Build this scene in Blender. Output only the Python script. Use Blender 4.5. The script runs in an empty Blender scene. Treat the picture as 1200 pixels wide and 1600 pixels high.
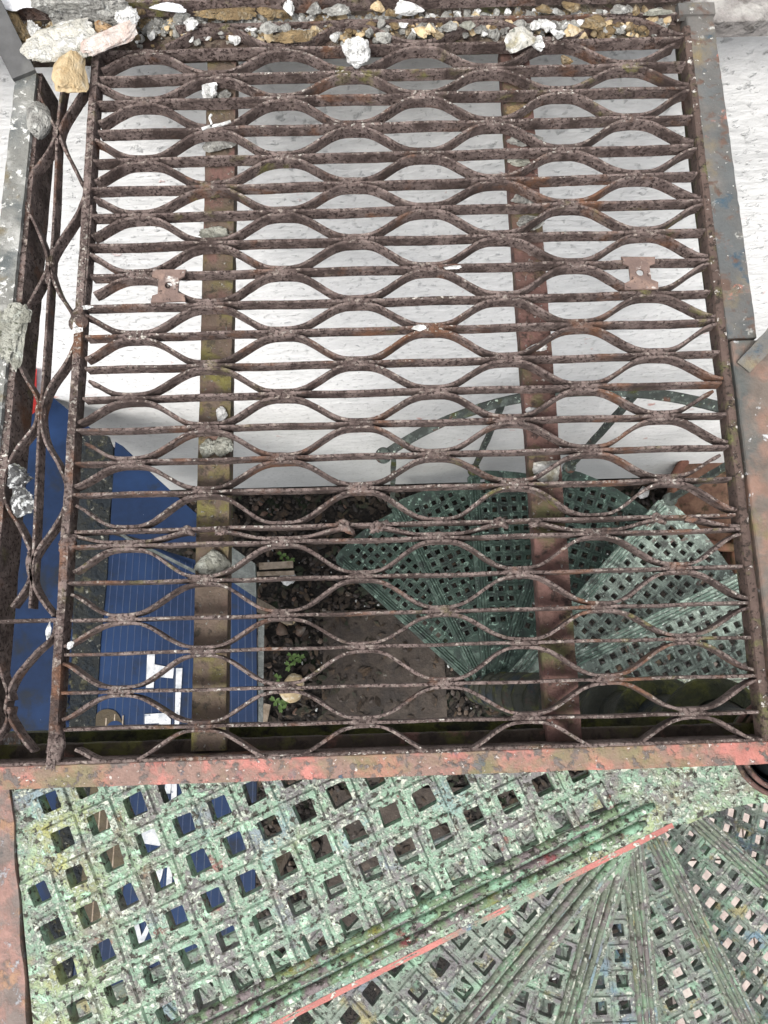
import bpy, math, random
import numpy as np
from mathutils import Vector, Matrix, noise, geometry
random.seed(7)
PI = math.pi
S = bpy.context.scene
COL = S.collection

# ---------------------------------------------------------------- camera
FPX = 1200.0
_Y = Vector((448-600, 5875.0, -FPX)).normalized()
_X = Vector((1, .0255, 0)); _X = (_X-_Y*_X.dot(_Y)).normalized()
_Z = _X.cross(_Y)
ROT = Matrix((_X, _Y, _Z))                 # camera axes -> world axes
CAM = Vector((0, 0, 1.0))
cd = bpy.data.cameras.new('camera'); cam = bpy.data.objects.new('camera', cd); COL.objects.link(cam)
cam.matrix_world = Matrix.Translation(CAM) @ ROT.to_4x4()
cd.sensor_fit = 'HORIZONTAL'; cd.sensor_width = 36; cd.lens = 36
cd.clip_start = .02; cd.clip_end = 400
S.camera = cam

# ---------------------------------------------------------------- light
W = bpy.data.worlds.new('World'); S.world = W; W.use_nodes = True
nt = W.node_tree; nt.nodes.clear()
sky = nt.nodes.new('ShaderNodeTexSky'); sky.sky_type = 'NISHITA'; sky.sun_disc = False
SUN_EL, SUN_AZ = math.radians(58), math.radians(205)     # azimuth clockwise from +Y
sky.sun_elevation = SUN_EL; sky.sun_rotation = SUN_AZ
sky.air_density = 1.0; sky.dust_density = 4.0
hs = nt.nodes.new('ShaderNodeHueSaturation'); hs.inputs['Saturation'].default_value = .35
bg = nt.nodes.new('ShaderNodeBackground'); bg.inputs[1].default_value = .14
out = nt.nodes.new('ShaderNodeOutputWorld')
nt.links.new(sky.outputs[0], hs.inputs['Color']); nt.links.new(hs.outputs[0], bg.inputs[0]); nt.links.new(bg.outputs[0], out.inputs[0])
sd = bpy.data.lights.new('sun', 'SUN'); sd.energy = 1.4; sd.angle = math.radians(18); sd.color = (1, .98, .94)
sun = bpy.data.objects.new('sun', sd); COL.objects.link(sun)
dv = Vector((math.sin(SUN_AZ)*math.cos(SUN_EL), math.cos(SUN_AZ)*math.cos(SUN_EL), math.sin(SUN_EL)))
sun.rotation_euler = dv.to_track_quat('Z', 'Y').to_euler()
S.view_settings.view_transform = 'Standard'; S.view_settings.look = 'None'
S.view_settings.exposure = 0.95; S.view_settings.gamma = 1; S.view_settings.use_curve_mapping = False
S.render.engine = 'CYCLES'

# ---------------------------------------------------------------- helpers
def ray(u, v): return ROT @ Vector((u-600, 800-v, -FPX))
def at(u, v, z=0.0):                        # pixel of the photograph -> point at height z
    d = ray(u, v); return CAM + d*((z-CAM.z)/d.z)
def at_y(u, v, y):
    d = ray(u, v); return CAM + d*(y/d.y)

class MB:
    def __init__(s): s.v = []; s.f = []
    def add(s, vs, fs):
        n = len(s.v); s.v += [tuple(p) for p in vs]; s.f += [tuple(i+n for i in q) for q in fs]
    def box(s, x0, x1, y0, y1, z0, z1):
        s.add([(x0,y0,z0),(x1,y0,z0),(x1,y1,z0),(x0,y1,z0),(x0,y0,z1),(x1,y0,z1),(x1,y1,z1),(x0,y1,z1)],
              [(3,2,1,0),(4,5,6,7),(0,1,5,4),(1,2,6,5),(2,3,7,6),(3,0,4,7)])
    def sweep(s, path, prof, up=Vector((0,0,1)), close=True, jit=0.0):
        """path: list of Vector; prof: list of (side, up) offsets, closed loop"""
        n = len(path); m = len(prof); base = len(s.v)
        for i, p in enumerate(path):
            t = (path[min(i+1, n-1)]-path[max(i-1, 0)]).normalized()
            sd_ = t.cross(up).normalized(); u_ = sd_.cross(t).normalized()
            for (a, b) in prof:
                j = 0
                if jit:
                    q = p+sd_*a+u_*b
                    j = (noise.noise(q*90)+.6*noise.noise(q*260))*jit
                k = 1+j/max(.002, math.hypot(a, b))
                s.v.append(tuple(p+sd_*a*k+u_*b*k))
        for i in range(n-1):
            for k in range(m):
                a = base+i*m+k; b = base+i*m+(k+1) % m
                s.f.append((a, b, b+m, a+m))
        if close:
            s.f.append(tuple(base+k for k in range(m)))
            s.f.append(tuple(base+(n-1)*m+k for k in reversed(range(m))))
    def lathe(s, prof, c=(0,0,0), n=28):
        b = len(s.v); m = len(prof)
        for i in range(n):
            a = 2*PI*i/n
            for (r, z) in prof: s.v.append((c[0]+r*math.cos(a), c[1]+r*math.sin(a), c[2]+z))
        for i in range(n):
            for k in range(m-1):
                s.f.append((b+i*m+k, b+((i+1) % n)*m+k, b+((i+1) % n)*m+k+1, b+i*m+k+1))
    def prism(s, pts, z0, z1):
        n = len(pts)
        s.add([(p[0],p[1],z0) for p in pts]+[(p[0],p[1],z1) for p in pts],
              [tuple(reversed(range(n))), tuple(range(n, 2*n))]+[(i,(i+1)%n,(i+1)%n+n,i+n) for i in range(n)])
    def mesh(s, name):
        me = bpy.data.meshes.new(name); me.from_pydata(s.v, [], s.f); me.validate(); 
        import bmesh
        bm = bmesh.new(); bm.from_mesh(me); bmesh.ops.recalc_face_normals(bm, faces=bm.faces); bm.to_mesh(me); bm.free()
        return me
    def build(s, name, mat, parent=None, smooth=False):
        me = s.mesh(name); return link(name, me, mat, parent, smooth)

def link(name, me, mat, parent=None, smooth=False):
    if mat and not me.materials: me.materials.append(mat)
    if smooth:
        for p in me.polygons: p.use_smooth = True
    o = bpy.data.objects.new(name, me); COL.objects.link(o)
    if parent: o.parent = parent
    return o
def tag(o, label=None, cat=None, group=None, kind=None):
    if label: o['label'] = label
    if cat: o['category'] = cat
    if group: o['group'] = group
    if kind: o['kind'] = kind
    return o
def empty(name, label, cat, group=None):
    o = bpy.data.objects.new(name, None); COL.objects.link(o); o.empty_display_size = .05
    return tag(o, label, cat, group)

# ---------------------------------------------------------------- materials
def mat(name, base, layers=(), rough=.75, bump=(180, .25), var=.25, spec=.3, metal=0, stretch=None):
    """layers: (colour, scale, threshold, softness, detail, seed[, upward only]) laid one over the other"""
    m = bpy.data.materials.new(name); m.use_nodes = True
    N = m.node_tree.nodes; L = m.node_tree.links; N.clear()
    o = N.new('ShaderNodeOutputMaterial'); b = N.new('ShaderNodeBsdfPrincipled'); L.new(b.outputs[0], o.inputs[0])
    g = N.new('ShaderNodeNewGeometry')
    b.inputs['Roughness'].default_value = rough; b.inputs['Specular IOR Level'].default_value = spec
    b.inputs['Metallic'].default_value = metal
    def nz(scale, detail=5, off=0, rough_=.6, dist=0.0, stretch=None):
        t = N.new('ShaderNodeTexNoise'); t.inputs['Scale'].default_value = scale; t.inputs['Detail'].default_value = detail
        t.inputs['Roughness'].default_value = rough_; t.inputs['Distortion'].default_value = dist
        a = N.new('ShaderNodeMapping'); a.inputs['Location'].default_value = (off*3.7, off*1.3, off*2.1)
        if stretch: a.inputs['Scale'].default_value = stretch
        L.new(g.outputs['Position'], a.inputs[0]); L.new(a.outputs[0], t.inputs['Vector']); return t.outputs['Fac']
    def mr(x, a, c, lo=0., hi=1.):
        r = N.new('ShaderNodeMapRange'); r.inputs[1].default_value = a; r.inputs[2].default_value = c
        r.inputs[3].default_value = lo; r.inputs[4].default_value = hi; L.new(x, r.inputs[0]); return r.outputs[0]
    def mul(x, y):
        r = N.new('ShaderNodeMath'); r.operation = 'MULTIPLY'; L.new(x, r.inputs[0])
        if isinstance(y, float): r.inputs[1].default_value = y
        else: L.new(y, r.inputs[1])
        return r.outputs[0]
    def mix(f, A, B, mode='MIX'):
        r = N.new('ShaderNodeMix'); r.data_type = 'RGBA'; r.blend_type = mode
        if isinstance(f, float): r.inputs[0].default_value = f
        else: L.new(f, r.inputs[0])
        for i, c in ((6, A), (7, B)):
            if isinstance(c, tuple): r.inputs[i].default_value = (*c, 1)
            else: L.new(c, r.inputs[i])
        return r.outputs[2]
    c = tuple(base)
    vfac = mr(nz(38, 6, 9), .3, .7, 1-var, 1+var)
    col = mix(1.0, c, vfac, 'MULTIPLY')
    heights = nz(bump[0], 6, 2, stretch=stretch)
    hs_ = heights
    for ly in layers:
        cc, sc, th, so, de, sdd = ly[:6]
        f = mr(nz(sc, de, sdd, .62, .2), th-so, th+so)
        if len(ly) > 6 and ly[6] == 'up':
            sx = N.new('ShaderNodeSeparateXYZ'); L.new(g.outputs['Normal'], sx.inputs[0])
            f = mul(f, mr(sx.outputs[2], .35, .8))
        if len(ly) > 7:      # broad patch mask (scale, threshold, softness)
            f = mul(f, mr(nz(ly[7][0], 3, sdd+11), ly[7][1]-ly[7][2], ly[7][1]+ly[7][2]))
        v2 = mr(nz(sc*2.5, 5, sdd+4), .3, .7, 1-var*.7, 1+var*.7)
        col = mix(f, col, mix(1.0, tuple(cc), v2, 'MULTIPLY'))
        ad = N.new('ShaderNodeMath'); ad.operation = 'MULTIPLY_ADD'; L.new(f, ad.inputs[0]); ad.inputs[1].default_value = .35
        L.new(hs_, ad.inputs[2]); hs_ = ad.outputs[0]
    L.new(col, b.inputs['Base Color'])
    bp = N.new('ShaderNodeBump'); bp.inputs['Strength'].default_value = 1.0; bp.inputs['Distance'].default_value = bump[1]*.01
    L.new(hs_, bp.inputs['Height']); L.new(bp.outputs[0], b.inputs['Normal'])
    m['_'] = 0
    return m

M = {}
M['rust'] = mat('pitted_rust', (.096,.070,.063), [
    ((.185,.142,.128), 48, .50, .09, 6, 1), ((.038,.024,.021), 210, .57, .025, 4, 2), ((.055,.038,.033), 16, .57, .07, 5, 22),
    ((.15,.14,.05), 30, .62, .06, 6, 3, 'all', (7, .58, .05)), ((.15,.075,.045), 13, .62, .06, 6, 14),
    ((.28,.235,.205), 120, .59, .04, 5, 4, 'up'), ((.58,.55,.49), 150, .60, .02, 6, 5, 'up', (4.5, .54, .07)),
    ((.66,.64,.60), 40, .72, .01, 6, 6, 'up')], bump=(330, .3), rough=.85, var=.35)
M['rustbar'] = mat('mossy_rusted_strap', (.115,.085,.065), [
    ((.15,.085,.072), 22, .54, .06, 5, 1, 'all', (3, .5, .12)), ((.150,.135,.045), 30, .52, .07, 6, 3, 'all', (6, .50, .08)),
    ((.05,.042,.032), 60, .60, .05, 5, 7), ((.25,.24,.21), 160, .66, .03, 4, 5, 'up'), ((.15,.30,.22), 45, .76, .01, 3, 8)], bump=(200, .25))
M['strap2'] = mat('red_brown_strap', (.10,.058,.048), [
    ((.15,.082,.07), 20, .52, .08, 5, 1), ((.10,.095,.045), 16, .58, .06, 6, 3), ((.28,.26,.24), 140, .65, .02, 4, 5, 'up'),
    ((.045,.03,.026), 55, .60, .04, 5, 7), ((.16,.34,.24), 40, .76, .01, 3, 8)], bump=(200, .25))
M['pink'] = mat('peeling_salmon_paint', (.36,.145,.12), [
    ((.205,.13,.105), 30, .48, .06, 7, 1), ((.16,.14,.075), 9, .57, .07, 6, 2), ((.035,.07,.10), 34, .60, .015, 6, 3, 'all', (5, .5, .08)), ((.12,.10,.09), 70, .575, .03, 6, 12),
    ((.52,.46,.42), 150, .65, .02, 4, 4, 'up')], rough=.6, bump=(150, .2))
M['pinkgrey'] = mat('rust_and_salmon_strip', (.16,.13,.115), [
    ((.25,.15,.125), 26, .53, .06, 7, 1), ((.09,.085,.08), 20, .58, .05, 6, 2), ((.28,.17,.11), 40, .60, .04, 6, 12), ((.26,.40,.29), 18, .64, .02, 6, 5), ((.30,.30,.31), 60, .62, .03, 6, 6)], bump=(150, .2))
M['lip0'] = mat('chipped_pink_and_blue_lip', (.15,.20,.15), [
    ((.36,.14,.12), 9, .48, .05, 8, 1), ((.10,.15,.19), 22, .60, .04, 7, 8), ((.5,.53,.45), 80, .60, .02, 6, 4)], bump=(150, .2))
M['slate'] = mat('weathered_steel_rail', (.115,.108,.10), [
    ((.17,.135,.075), 17, .58, .07, 6, 1), ((.085,.09,.09), 9, .53, .08, 6, 13), ((.40,.40,.37), 34, .65, .03, 6, 3), ((.035,.065,.09), 13, .64, .03, 6, 2), ((.36,.14,.10), 26, .665, .015, 6, 4, 'all', (5, .53, .06)),
    ((.10,.065,.05), 40, .59, .05, 6, 7), ((.5,.5,.47), 120, .68, .01, 4, 5)], rough=.6, bump=(150, .15))
M['slate2'] = mat('peeled_rail_end', (.135,.11,.092), [
    ((.20,.125,.095), 22, .53, .06, 7, 1), ((.085,.09,.085), 9, .56, .07, 7, 13), ((.16,.14,.07), 12, .62, .05, 6, 3), ((.34,.16,.12), 30, .67, .015, 6, 4), ((.45,.46,.46), 36, .655, .02, 6, 5)], rough=.6, bump=(150, .15))
M['pale'] = mat('lime_scaled_steel', (.175,.175,.16), [
    ((.34,.34,.32), 30, .56, .07, 6, 1), ((.09,.10,.10), 16, .56, .08, 5, 2), ((.58,.58,.55), 90, .60, .03, 5, 3), ((.14,.12,.08), 22, .62, .05, 5, 4)], bump=(120, .25))
M['moss'] = mat('mossy_iron', (.055,.042,.032), [
    ((.075,.072,.022), 22, .52, .06, 6, 1), ((.03,.022,.018), 40, .58, .05, 5, 2), ((.15,.08,.065), 20, .61, .05, 5, 3), ((.30,.30,.24), 60, .71, .01, 5, 5)], bump=(160, .4))
M['moss2'] = mat('thick_olive_moss', (.04,.042,.018), [((.075,.08,.018), 18, .50, .07, 6, 1), ((.02,.02,.015), 30, .56, .05, 5, 2), ((.24,.28,.2), 50, .70, .01, 5, 5)], bump=(160, .8))
M['ledge'] = mat('rusty_gritty_ledge', (.075,.05,.04), [
    ((.15,.12,.09), 30, .53, .07, 6, 1), ((.035,.025,.02), 50, .58, .05, 5, 2), ((.08,.09,.025), 14, .63, .05, 5, 3), ((.36,.33,.29), 90, .62, .03, 5, 4)], bump=(160, .5))
M['mossside'] = mat('mossy_rusted_bar', (.085,.058,.048), [
    ((.10,.10,.04), 34, .60, .07, 6, 1), ((.035,.025,.02), 160, .59, .02, 5, 2), ((.50,.47,.43), 80, .63, .02, 6, 5, 'up')], bump=(260, .25))
M['green0'] = mat('peeling_mint_paint', (.25,.355,.265), [
    ((.205,.195,.19), 22, .52, .04, 9, 1), ((.26,.35,.38), 12, .60, .05, 8, 2, 'all', (3, .5, .1)), ((.25,.14,.12), 20, .645, .02, 7, 3),
    ((.38,.38,.15), 13, .53, .08, 7, 4, 'all', (3.0, .50, .10)), ((.42,.62,.45), 34, .60, .02, 8, 15), ((.62,.65,.54), 75, .59, .03, 9, 5, 'up'), ((.50,.55,.46), 190, .55, .03, 6, 6, 'up'),
    ((.085,.08,.065), 120, .585, .02, 8, 7)], rough=.8, bump=(170, .4), var=.22)
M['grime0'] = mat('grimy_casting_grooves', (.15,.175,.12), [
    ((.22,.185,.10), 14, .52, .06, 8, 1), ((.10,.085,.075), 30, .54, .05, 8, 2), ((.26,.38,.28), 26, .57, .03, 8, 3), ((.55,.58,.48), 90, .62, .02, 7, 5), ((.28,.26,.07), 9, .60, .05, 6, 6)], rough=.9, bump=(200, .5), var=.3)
M['rib0'] = mat('lichen_green_ribs', (.14,.20,.115), [
    ((.17,.14,.14), 24, .54, .04, 7, 1), ((.23,.38,.26), 30, .54, .03, 7, 2), ((.17,.05,.05), 9, .61, .02, 6, 3), ((.18,.17,.04), 15, .63, .05, 5, 4),
    ((.60,.64,.54), 90, .595, .02, 7, 5, 'up'), ((.04,.04,.03), 90, .59, .03, 5, 7)], bump=(150, .45))
M['groove'] = M['green0']
M['green1'] = mat('flaking_grey_green_paint', (.22,.26,.215), [
    ((.19,.18,.18), 24, .53, .05, 8, 1), ((.20,.29,.35), 10, .585, .04, 8, 2, 'all', (3.3, .53, .07)), ((.27,.40,.29), 20, .57, .05, 8, 3), ((.34,.31,.17), 18, .63, .04, 7, 4),
    ((.56,.58,.50), 80, .585, .03, 8, 5, 'up'), ((.09,.09,.075), 120, .60, .03, 7, 7)], rough=.8, bump=(170, .35), var=.22)
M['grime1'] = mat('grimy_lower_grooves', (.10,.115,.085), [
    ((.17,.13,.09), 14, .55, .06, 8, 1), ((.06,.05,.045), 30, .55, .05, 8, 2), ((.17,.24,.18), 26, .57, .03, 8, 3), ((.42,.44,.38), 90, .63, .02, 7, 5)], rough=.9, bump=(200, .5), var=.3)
M['rib1'] = mat('grey_green_ribs', (.16,.185,.14), [
    ((.17,.15,.145), 20, .53, .05, 8, 1), ((.19,.29,.19), 16, .57, .05, 8, 2), ((.19,.08,.075), 7, .64, .03, 7, 3), ((.26,.24,.05), 4, .655, .04, 6, 4), ((.48,.50,.43), 90, .585, .03, 8, 5, 'up'), ((.07,.07,.055), 60, .61, .03, 7, 7)], bump=(150, .4))
M['green2'] = mat('green_paint_mid_shade', (.125,.15,.13), [  # damp green paint, with the shade of the stairwell put into the colour
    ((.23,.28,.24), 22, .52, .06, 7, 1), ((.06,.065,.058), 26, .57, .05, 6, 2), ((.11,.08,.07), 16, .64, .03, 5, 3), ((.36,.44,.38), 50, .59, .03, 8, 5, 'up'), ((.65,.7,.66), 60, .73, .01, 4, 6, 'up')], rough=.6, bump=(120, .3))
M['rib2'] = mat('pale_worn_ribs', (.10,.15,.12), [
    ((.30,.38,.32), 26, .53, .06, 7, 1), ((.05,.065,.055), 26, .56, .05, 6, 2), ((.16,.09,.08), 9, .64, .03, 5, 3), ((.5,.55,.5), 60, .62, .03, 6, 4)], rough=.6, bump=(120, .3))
M['green3'] = mat('green_paint_deep_shade', (.026,.046,.036), [  # lowest treads: deeper stairwell shade put into the dark green
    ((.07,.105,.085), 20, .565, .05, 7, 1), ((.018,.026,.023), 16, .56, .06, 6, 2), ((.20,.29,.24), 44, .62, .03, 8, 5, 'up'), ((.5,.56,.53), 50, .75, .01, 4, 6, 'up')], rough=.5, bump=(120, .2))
M['greenlite'] = None
M['newel'] = mat('mossy_newel', (.018,.02,.014), [
    ((.05,.055,.014), 16, .60, .06, 6, 1), ((.008,.013,.016), 14, .58, .05, 5, 2), ((.035,.02,.015), 20, .63, .05, 5, 3)], rough=.6, bump=(110, .4))
M['newel0'] = mat('bright_mossy_newel', (.03,.034,.016), [((.085,.09,.018), 14, .57, .07, 6, 1), ((.015,.018,.012), 20, .56, .05, 5, 2)], rough=.8, bump=(110, .6))
M['rail2'] = mat('worn_green_grey_handrail', (.045,.052,.047), [
    ((.10,.12,.105), 22, .56, .06, 7, 1), ((.10,.055,.04), 14, .62, .03, 5, 2), ((.06,.065,.02), 11, .6, .05, 5, 3), ((.42,.5,.42), 60, .635, .03, 7, 5)], bump=(120, .2))
M['wall'] = None
M['stone_grey'] = mat('grey_mortar', (.33,.325,.30), [((.22,.215,.20), 60, .55, .06, 6, 1), ((.50,.50,.47), 90, .58, .05, 5, 2), ((.08,.08,.075), 150, .66, .02, 4, 3)], rough=.95, bump=(140, .8))
M['stone_white'] = mat('white_lime_plaster', (.74,.74,.72), [((.52,.52,.50), 70, .57, .06, 6, 1), ((.3,.3,.29), 160, .66, .03, 4, 2)], rough=.95, bump=(160, .8))
M['stone_cream'] = mat('cream_plaster', (.50,.485,.43), [((.62,.615,.58), 50, .53, .05, 7, 1), ((.38,.35,.25), 30, .60, .05, 6, 2), ((.22,.24,.20), 80, .66, .03, 5, 3)], rough=.95, bump=(120, .8))
M['stone_ochre'] = mat('ochre_clay', (.235,.17,.09), [((.17,.12,.065), 45, .55, .06, 6, 1), ((.34,.28,.19), 70, .57, .05, 6, 2), ((.08,.07,.05), 60, .64, .04, 5, 3)], rough=.98, bump=(120, .8))
M['stone_tan'] = mat('tan_sandstone', (.46,.36,.22), [((.36,.26,.14), 40, .57, .07, 6, 1), ((.58,.52,.40), 30, .6, .06, 5, 2), ((.14,.11,.07), 50, .70, .02, 5, 3)], rough=.95, bump=(90, .3))
M['stone_green'] = mat('lichen_grey_mortar', (.36,.36,.31), [((.24,.24,.20), 60, .54, .06, 6, 1), ((.50,.52,.46), 50, .6, .05, 5, 2), ((.12,.13,.09), 110, .64, .03, 4, 3)], rough=.95, bump=(150, .8))
M['clinker'] = mat('black_and_white_clinker', (.10,.10,.10), [((.60,.61,.60), 120, .53, .03, 6, 1), ((.40,.41,.34), 40, .6, .04, 5, 2)], rough=.9, bump=(150, .8))
M['flake'] = mat('rust_stained_flake', (.52,.49,.455), [((.40,.31,.27), 20, .50, .07, 7, 1), ((.62,.61,.58), 40, .6, .04, 6, 2)], rough=.9, bump=(120, .4))
M['amber'] = mat('orange_crumbly_stone', (.40,.27,.15), [((.38,.17,.06), 60, .55, .05, 6, 1), ((.55,.50,.42), 80, .58, .04, 6, 2)], rough=.98, bump=(140, .8))
M['soil'] = mat('dark_soil_with_shade', (.014,.012,.010), [((.028,.022,.018), 14, .55, .06, 6, 1), ((.007,.006,.006), 60, .55, .05, 6, 2), ((.014,.024,.010), 6, .62, .05, 5, 3)], rough=.8, bump=(60, .8))  # dark soil, colour lowered further to carry the shade of the enclosed ground
M['slab'] = mat('brown_stone_slab', (.042,.033,.027), [((.075,.06,.048), 7, .57, .08, 6, 1), ((.03,.025,.022), 10, .56, .08, 6, 2), ((.16,.15,.13), 24, .69, .02, 5, 3)], rough=.8, bump=(50, .6))
M['paving'] = mat('pale_pink_paving', (.35,.29,.26), [((.42,.37,.33), 9, .55, .06, 6, 1), ((.34,.26,.23), 16, .60, .05, 6, 2), ((.12,.10,.09), 40, .70, .02, 5, 3)], rough=.85, bump=(40, .4))
M['wood'] = mat('weathered_grey_board', (.22,.205,.195), [((.33,.32,.30), 24, .56, .08, 6, 1), ((.12,.11,.10), 34, .58, .05, 6, 2), ((.12,.16,.09), 8, .66, .04, 4, 3)], rough=.9, bump=(60, .6))
M['terracotta'] = mat('dull_terracotta', (.115,.052,.036), [((.19,.095,.06), 6, .55, .08, 5, 1), ((.07,.06,.025), 5, .58, .06, 5, 2), ((.3,.26,.22), 60, .67, .02, 5, 3)], rough=.8, bump=(60, .3))
M['tanplastic'] = mat('tan_rim', (.40,.24,.15), [((.30,.16,.10), 8, .55, .08, 5, 1)], rough=.6)
M['blue'] = mat('dark_blue_plastic', (.005,.015,.043), [((.008,.025,.072), 3, .55, .10, 5, 1), ((.010,.014,.022), 8, .62, .06, 6, 2), ((.35,.4,.4), 70, .75, .01, 5, 3)], rough=.6, bump=(20, .1), spec=.15, var=.15)
M['blueg'] = mat('blue_panel_flute', (.02,.034,.08), [((.035,.05,.075), 9, .55, .1, 5, 1)], rough=.5)
M['white'] = mat('white_sign_paint', (.42,.43,.44), [((.30,.32,.34), 30, .56, .05, 6, 1), ((.1,.12,.16), 60, .66, .02, 5, 2)], rough=.6, bump=(60, .05))
M['olive'] = mat('faded_olive_print', (.04,.028,.012), [((.055,.042,.018), 12, .55, .06, 5, 1)], rough=.5)
M['clear'] = mat('dirty_clear_plastic', (.035,.042,.04), [((.08,.09,.085), 16, .55, .06, 6, 1), ((.04,.05,.045), 12, .58, .05, 5, 2)], rough=.35, spec=.5)
M['lichen'] = mat('mossy_lichen_crust', (.016,.018,.018), [((.065,.062,.036), 30, .59, .05, 6, 1), ((.20,.20,.17), 60, .63, .03, 6, 2), ((.012,.016,.02), 22, .54, .06, 6, 3)], rough=.95, bump=(90, .8))
M['red'] = mat('red_painted_board', (.42,.035,.03), [((.28,.02,.02), 8, .56, .08, 5, 1)], rough=.5)
M['dark_steel'] = mat('dark_grey_steel', (.075,.075,.075), [((.12,.12,.115), 10, .55, .08, 5, 1), ((.45,.45,.42), 70, .72, .01, 4, 2)], rough=.6, bump=(100, .05))
M['leaf'] = mat('weed_leaf', (.065,.115,.028), [((.10,.16,.05), 20, .55, .06, 4, 1)], rough=.6)
M['plastic'] = mat('milky_plastic_film', (.62,.64,.67), [((.75,.76,.78), 12, .55, .08, 5, 1)], rough=.3, spec=.5)
M['stick'] = mat('pale_dry_timber', (.28,.23,.18), [((.18,.14,.10), 20, .55, .08, 5, 1)], rough=.9)

def wall_mat():
    m = mat('rough_whitewash', (.83,.825,.81), [
        ((.70,.70,.69), 2.2, .54, .1, 8, 1), ((.60,.605,.60), 45, .63, .06, 7, 2), ((.62,.36,.32), 9, .69, .03, 5, 3), ((.30,.30,.28), 70, .745, .02, 3, 4)], rough=.9, bump=(26, .7), var=.07, stretch=(.45, 1, 1))
    N = m.node_tree.nodes; L = m.node_tree.links
    b = [n for n in N if n.type == 'BSDF_PRINCIPLED'][0]
    src = b.inputs['Base Color'].links[0].from_socket
    g = [n for n in N if n.type == 'NEW_GEOMETRY'][0]
    # wall colour turns greyer towards its foot, with a noisy edge
    sx = N.new('ShaderNodeSeparateXYZ'); L.new(g.outputs['Position'], sx.inputs[0])
    t = N.new('ShaderNodeTexNoise'); t.inputs['Scale'].default_value = 2.2; t.inputs['Detail'].default_value = 6
    L.new(g.outputs['Position'], t.inputs['Vector'])
    a = N.new('ShaderNodeMath'); a.operation = 'MULTIPLY_ADD'; L.new(t.outputs['Fac'], a.inputs[0]); a.inputs[1].default_value = -2.2; L.new(sx.outputs[2], a.inputs[2])
    r = N.new('ShaderNodeMapRange'); L.new(a.outputs[0], r.inputs[0]); r.inputs[1].default_value = -2.9; r.inputs[2].default_value = -4.5
    r.inputs[3].default_value = 0; r.inputs[4].default_value = .6
    x = N.new('ShaderNodeMix'); x.data_type = 'RGBA'; L.new(r.outputs[0], x.inputs[0]); L.new(src, x.inputs[6]); x.inputs[7].default_value = (.34,.35,.33,1)
    L.new(x.outputs[2], b.inputs['Base Color'])
    return m
M['wall'] = wall_mat()

GZ = -3.53
# ---------------------------------------------------------------- ground, wall
mb = MB()
nx = 60
for j in range(nx+1):
    for i in range(nx+1):
        x = -2.6+5.6*i/nx; y = -2.2+3.5*j/nx
        mb.v.append((x, y, GZ-.01+.012*noise.noise(Vector((x*3, y*3, 0)))+.01*noise.noise(Vector((x*11, y*11, 0)))))
for j in range(nx):
    for i in range(nx):
        a = j*(nx+1)+i; mb.f.append((a, a+1, a+nx+2, a+nx+1))
tag(mb.build('soil', M['soil'], smooth=True), 'dark soil at the foot of the white wall', kind='structure')
mb = MB(); mb.box(-60, 60, -60, 60, GZ-.3, GZ-.05)
tag(mb.build('ground', M['soil']), kind='structure')

wl = empty('painted_wall', 'rough whitewashed wall with a grey timber sill, behind the grate', 'wall')
mb = MB(); mb.box(-6, 6, 1.09, 1.35, GZ+.02, -.07); mb.build('wall_face', M['wall'], wl)
mb = MB(); mb.box(-6, 6, 1.295, 1.5, -.06, 3); mb.build('upper_wall', M['wall'], wl)
mb = MB()
pth = [Vector((x, 1.14, -.05)) for x in np.linspace(-3, 3, 400)]
mb.sweep(pth, [(-.146,.010),(-.143,.015),(-.10,.0165),(-.05,.015),(0,.0165),(.08,.015),(.155,.016),(.155,-.015),(-.146,-.015)], jit=.002)
mb.build('sill_board', M['wood'], wl)
mb = MB()
mb.sweep([Vector((x, 1.064, -.46)) for x in np.linspace(-6, 6, 10)], [(-.02,.012),(-.02,-.012),(.024,-.012),(.024,.012)])
# slab and paving
def rough_slab(name, pts, z0, z1, m, parent=None):
    mb = MB(); P = []
    n = len(pts)
    for i in range(n):
        a = Vector(pts[i]); b = Vector(pts[(i+1) % n]); k = max(1, int((b-a).length/.05))
        for q in range(k):
            p = a.lerp(b, q/k); P.append((p.x+.008*noise.noise(Vector((p.x*14, p.y*14, 1))), p.y+.008*noise.noise(Vector((p.x*14, p.y*14, 7)))))
    mb.prism(P, z0, z1); return mb.build(name, m, parent)
path = empty('stone_path', None, None); path['kind'] = 'structure'; path['label'] = 'brown stone slab path on the soil below'
for (x0, x1, y0, y1) in [(-.39,.34,-.62,.34),(-.40,.44,-1.5,-.66)]:
    rough_slab('slab', [(x0,y0),(x1,y0),(x1-.02,y1),(x0+.02,y1)], GZ-.03, GZ+.012+random.uniform(-.003,.003), M['slab'], path)
pv = empty('pavement', None, None); pv['kind'] = 'structure'; pv['label'] = 'pale pink paving seen through the lower steps'
for i in range(8):
    for j in range(7):
        x = .55+i*.46; y = -2.9+j*.46
        if y > -.6: continue
        if x < 1.3: continue
        rough_slab('tile', [(x,y),(x+.45,y),(x+.45,y+.45),(x,y+.45)], GZ-.03, GZ+.035+random.uniform(-.003,.003), M['paving'], pv)
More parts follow.
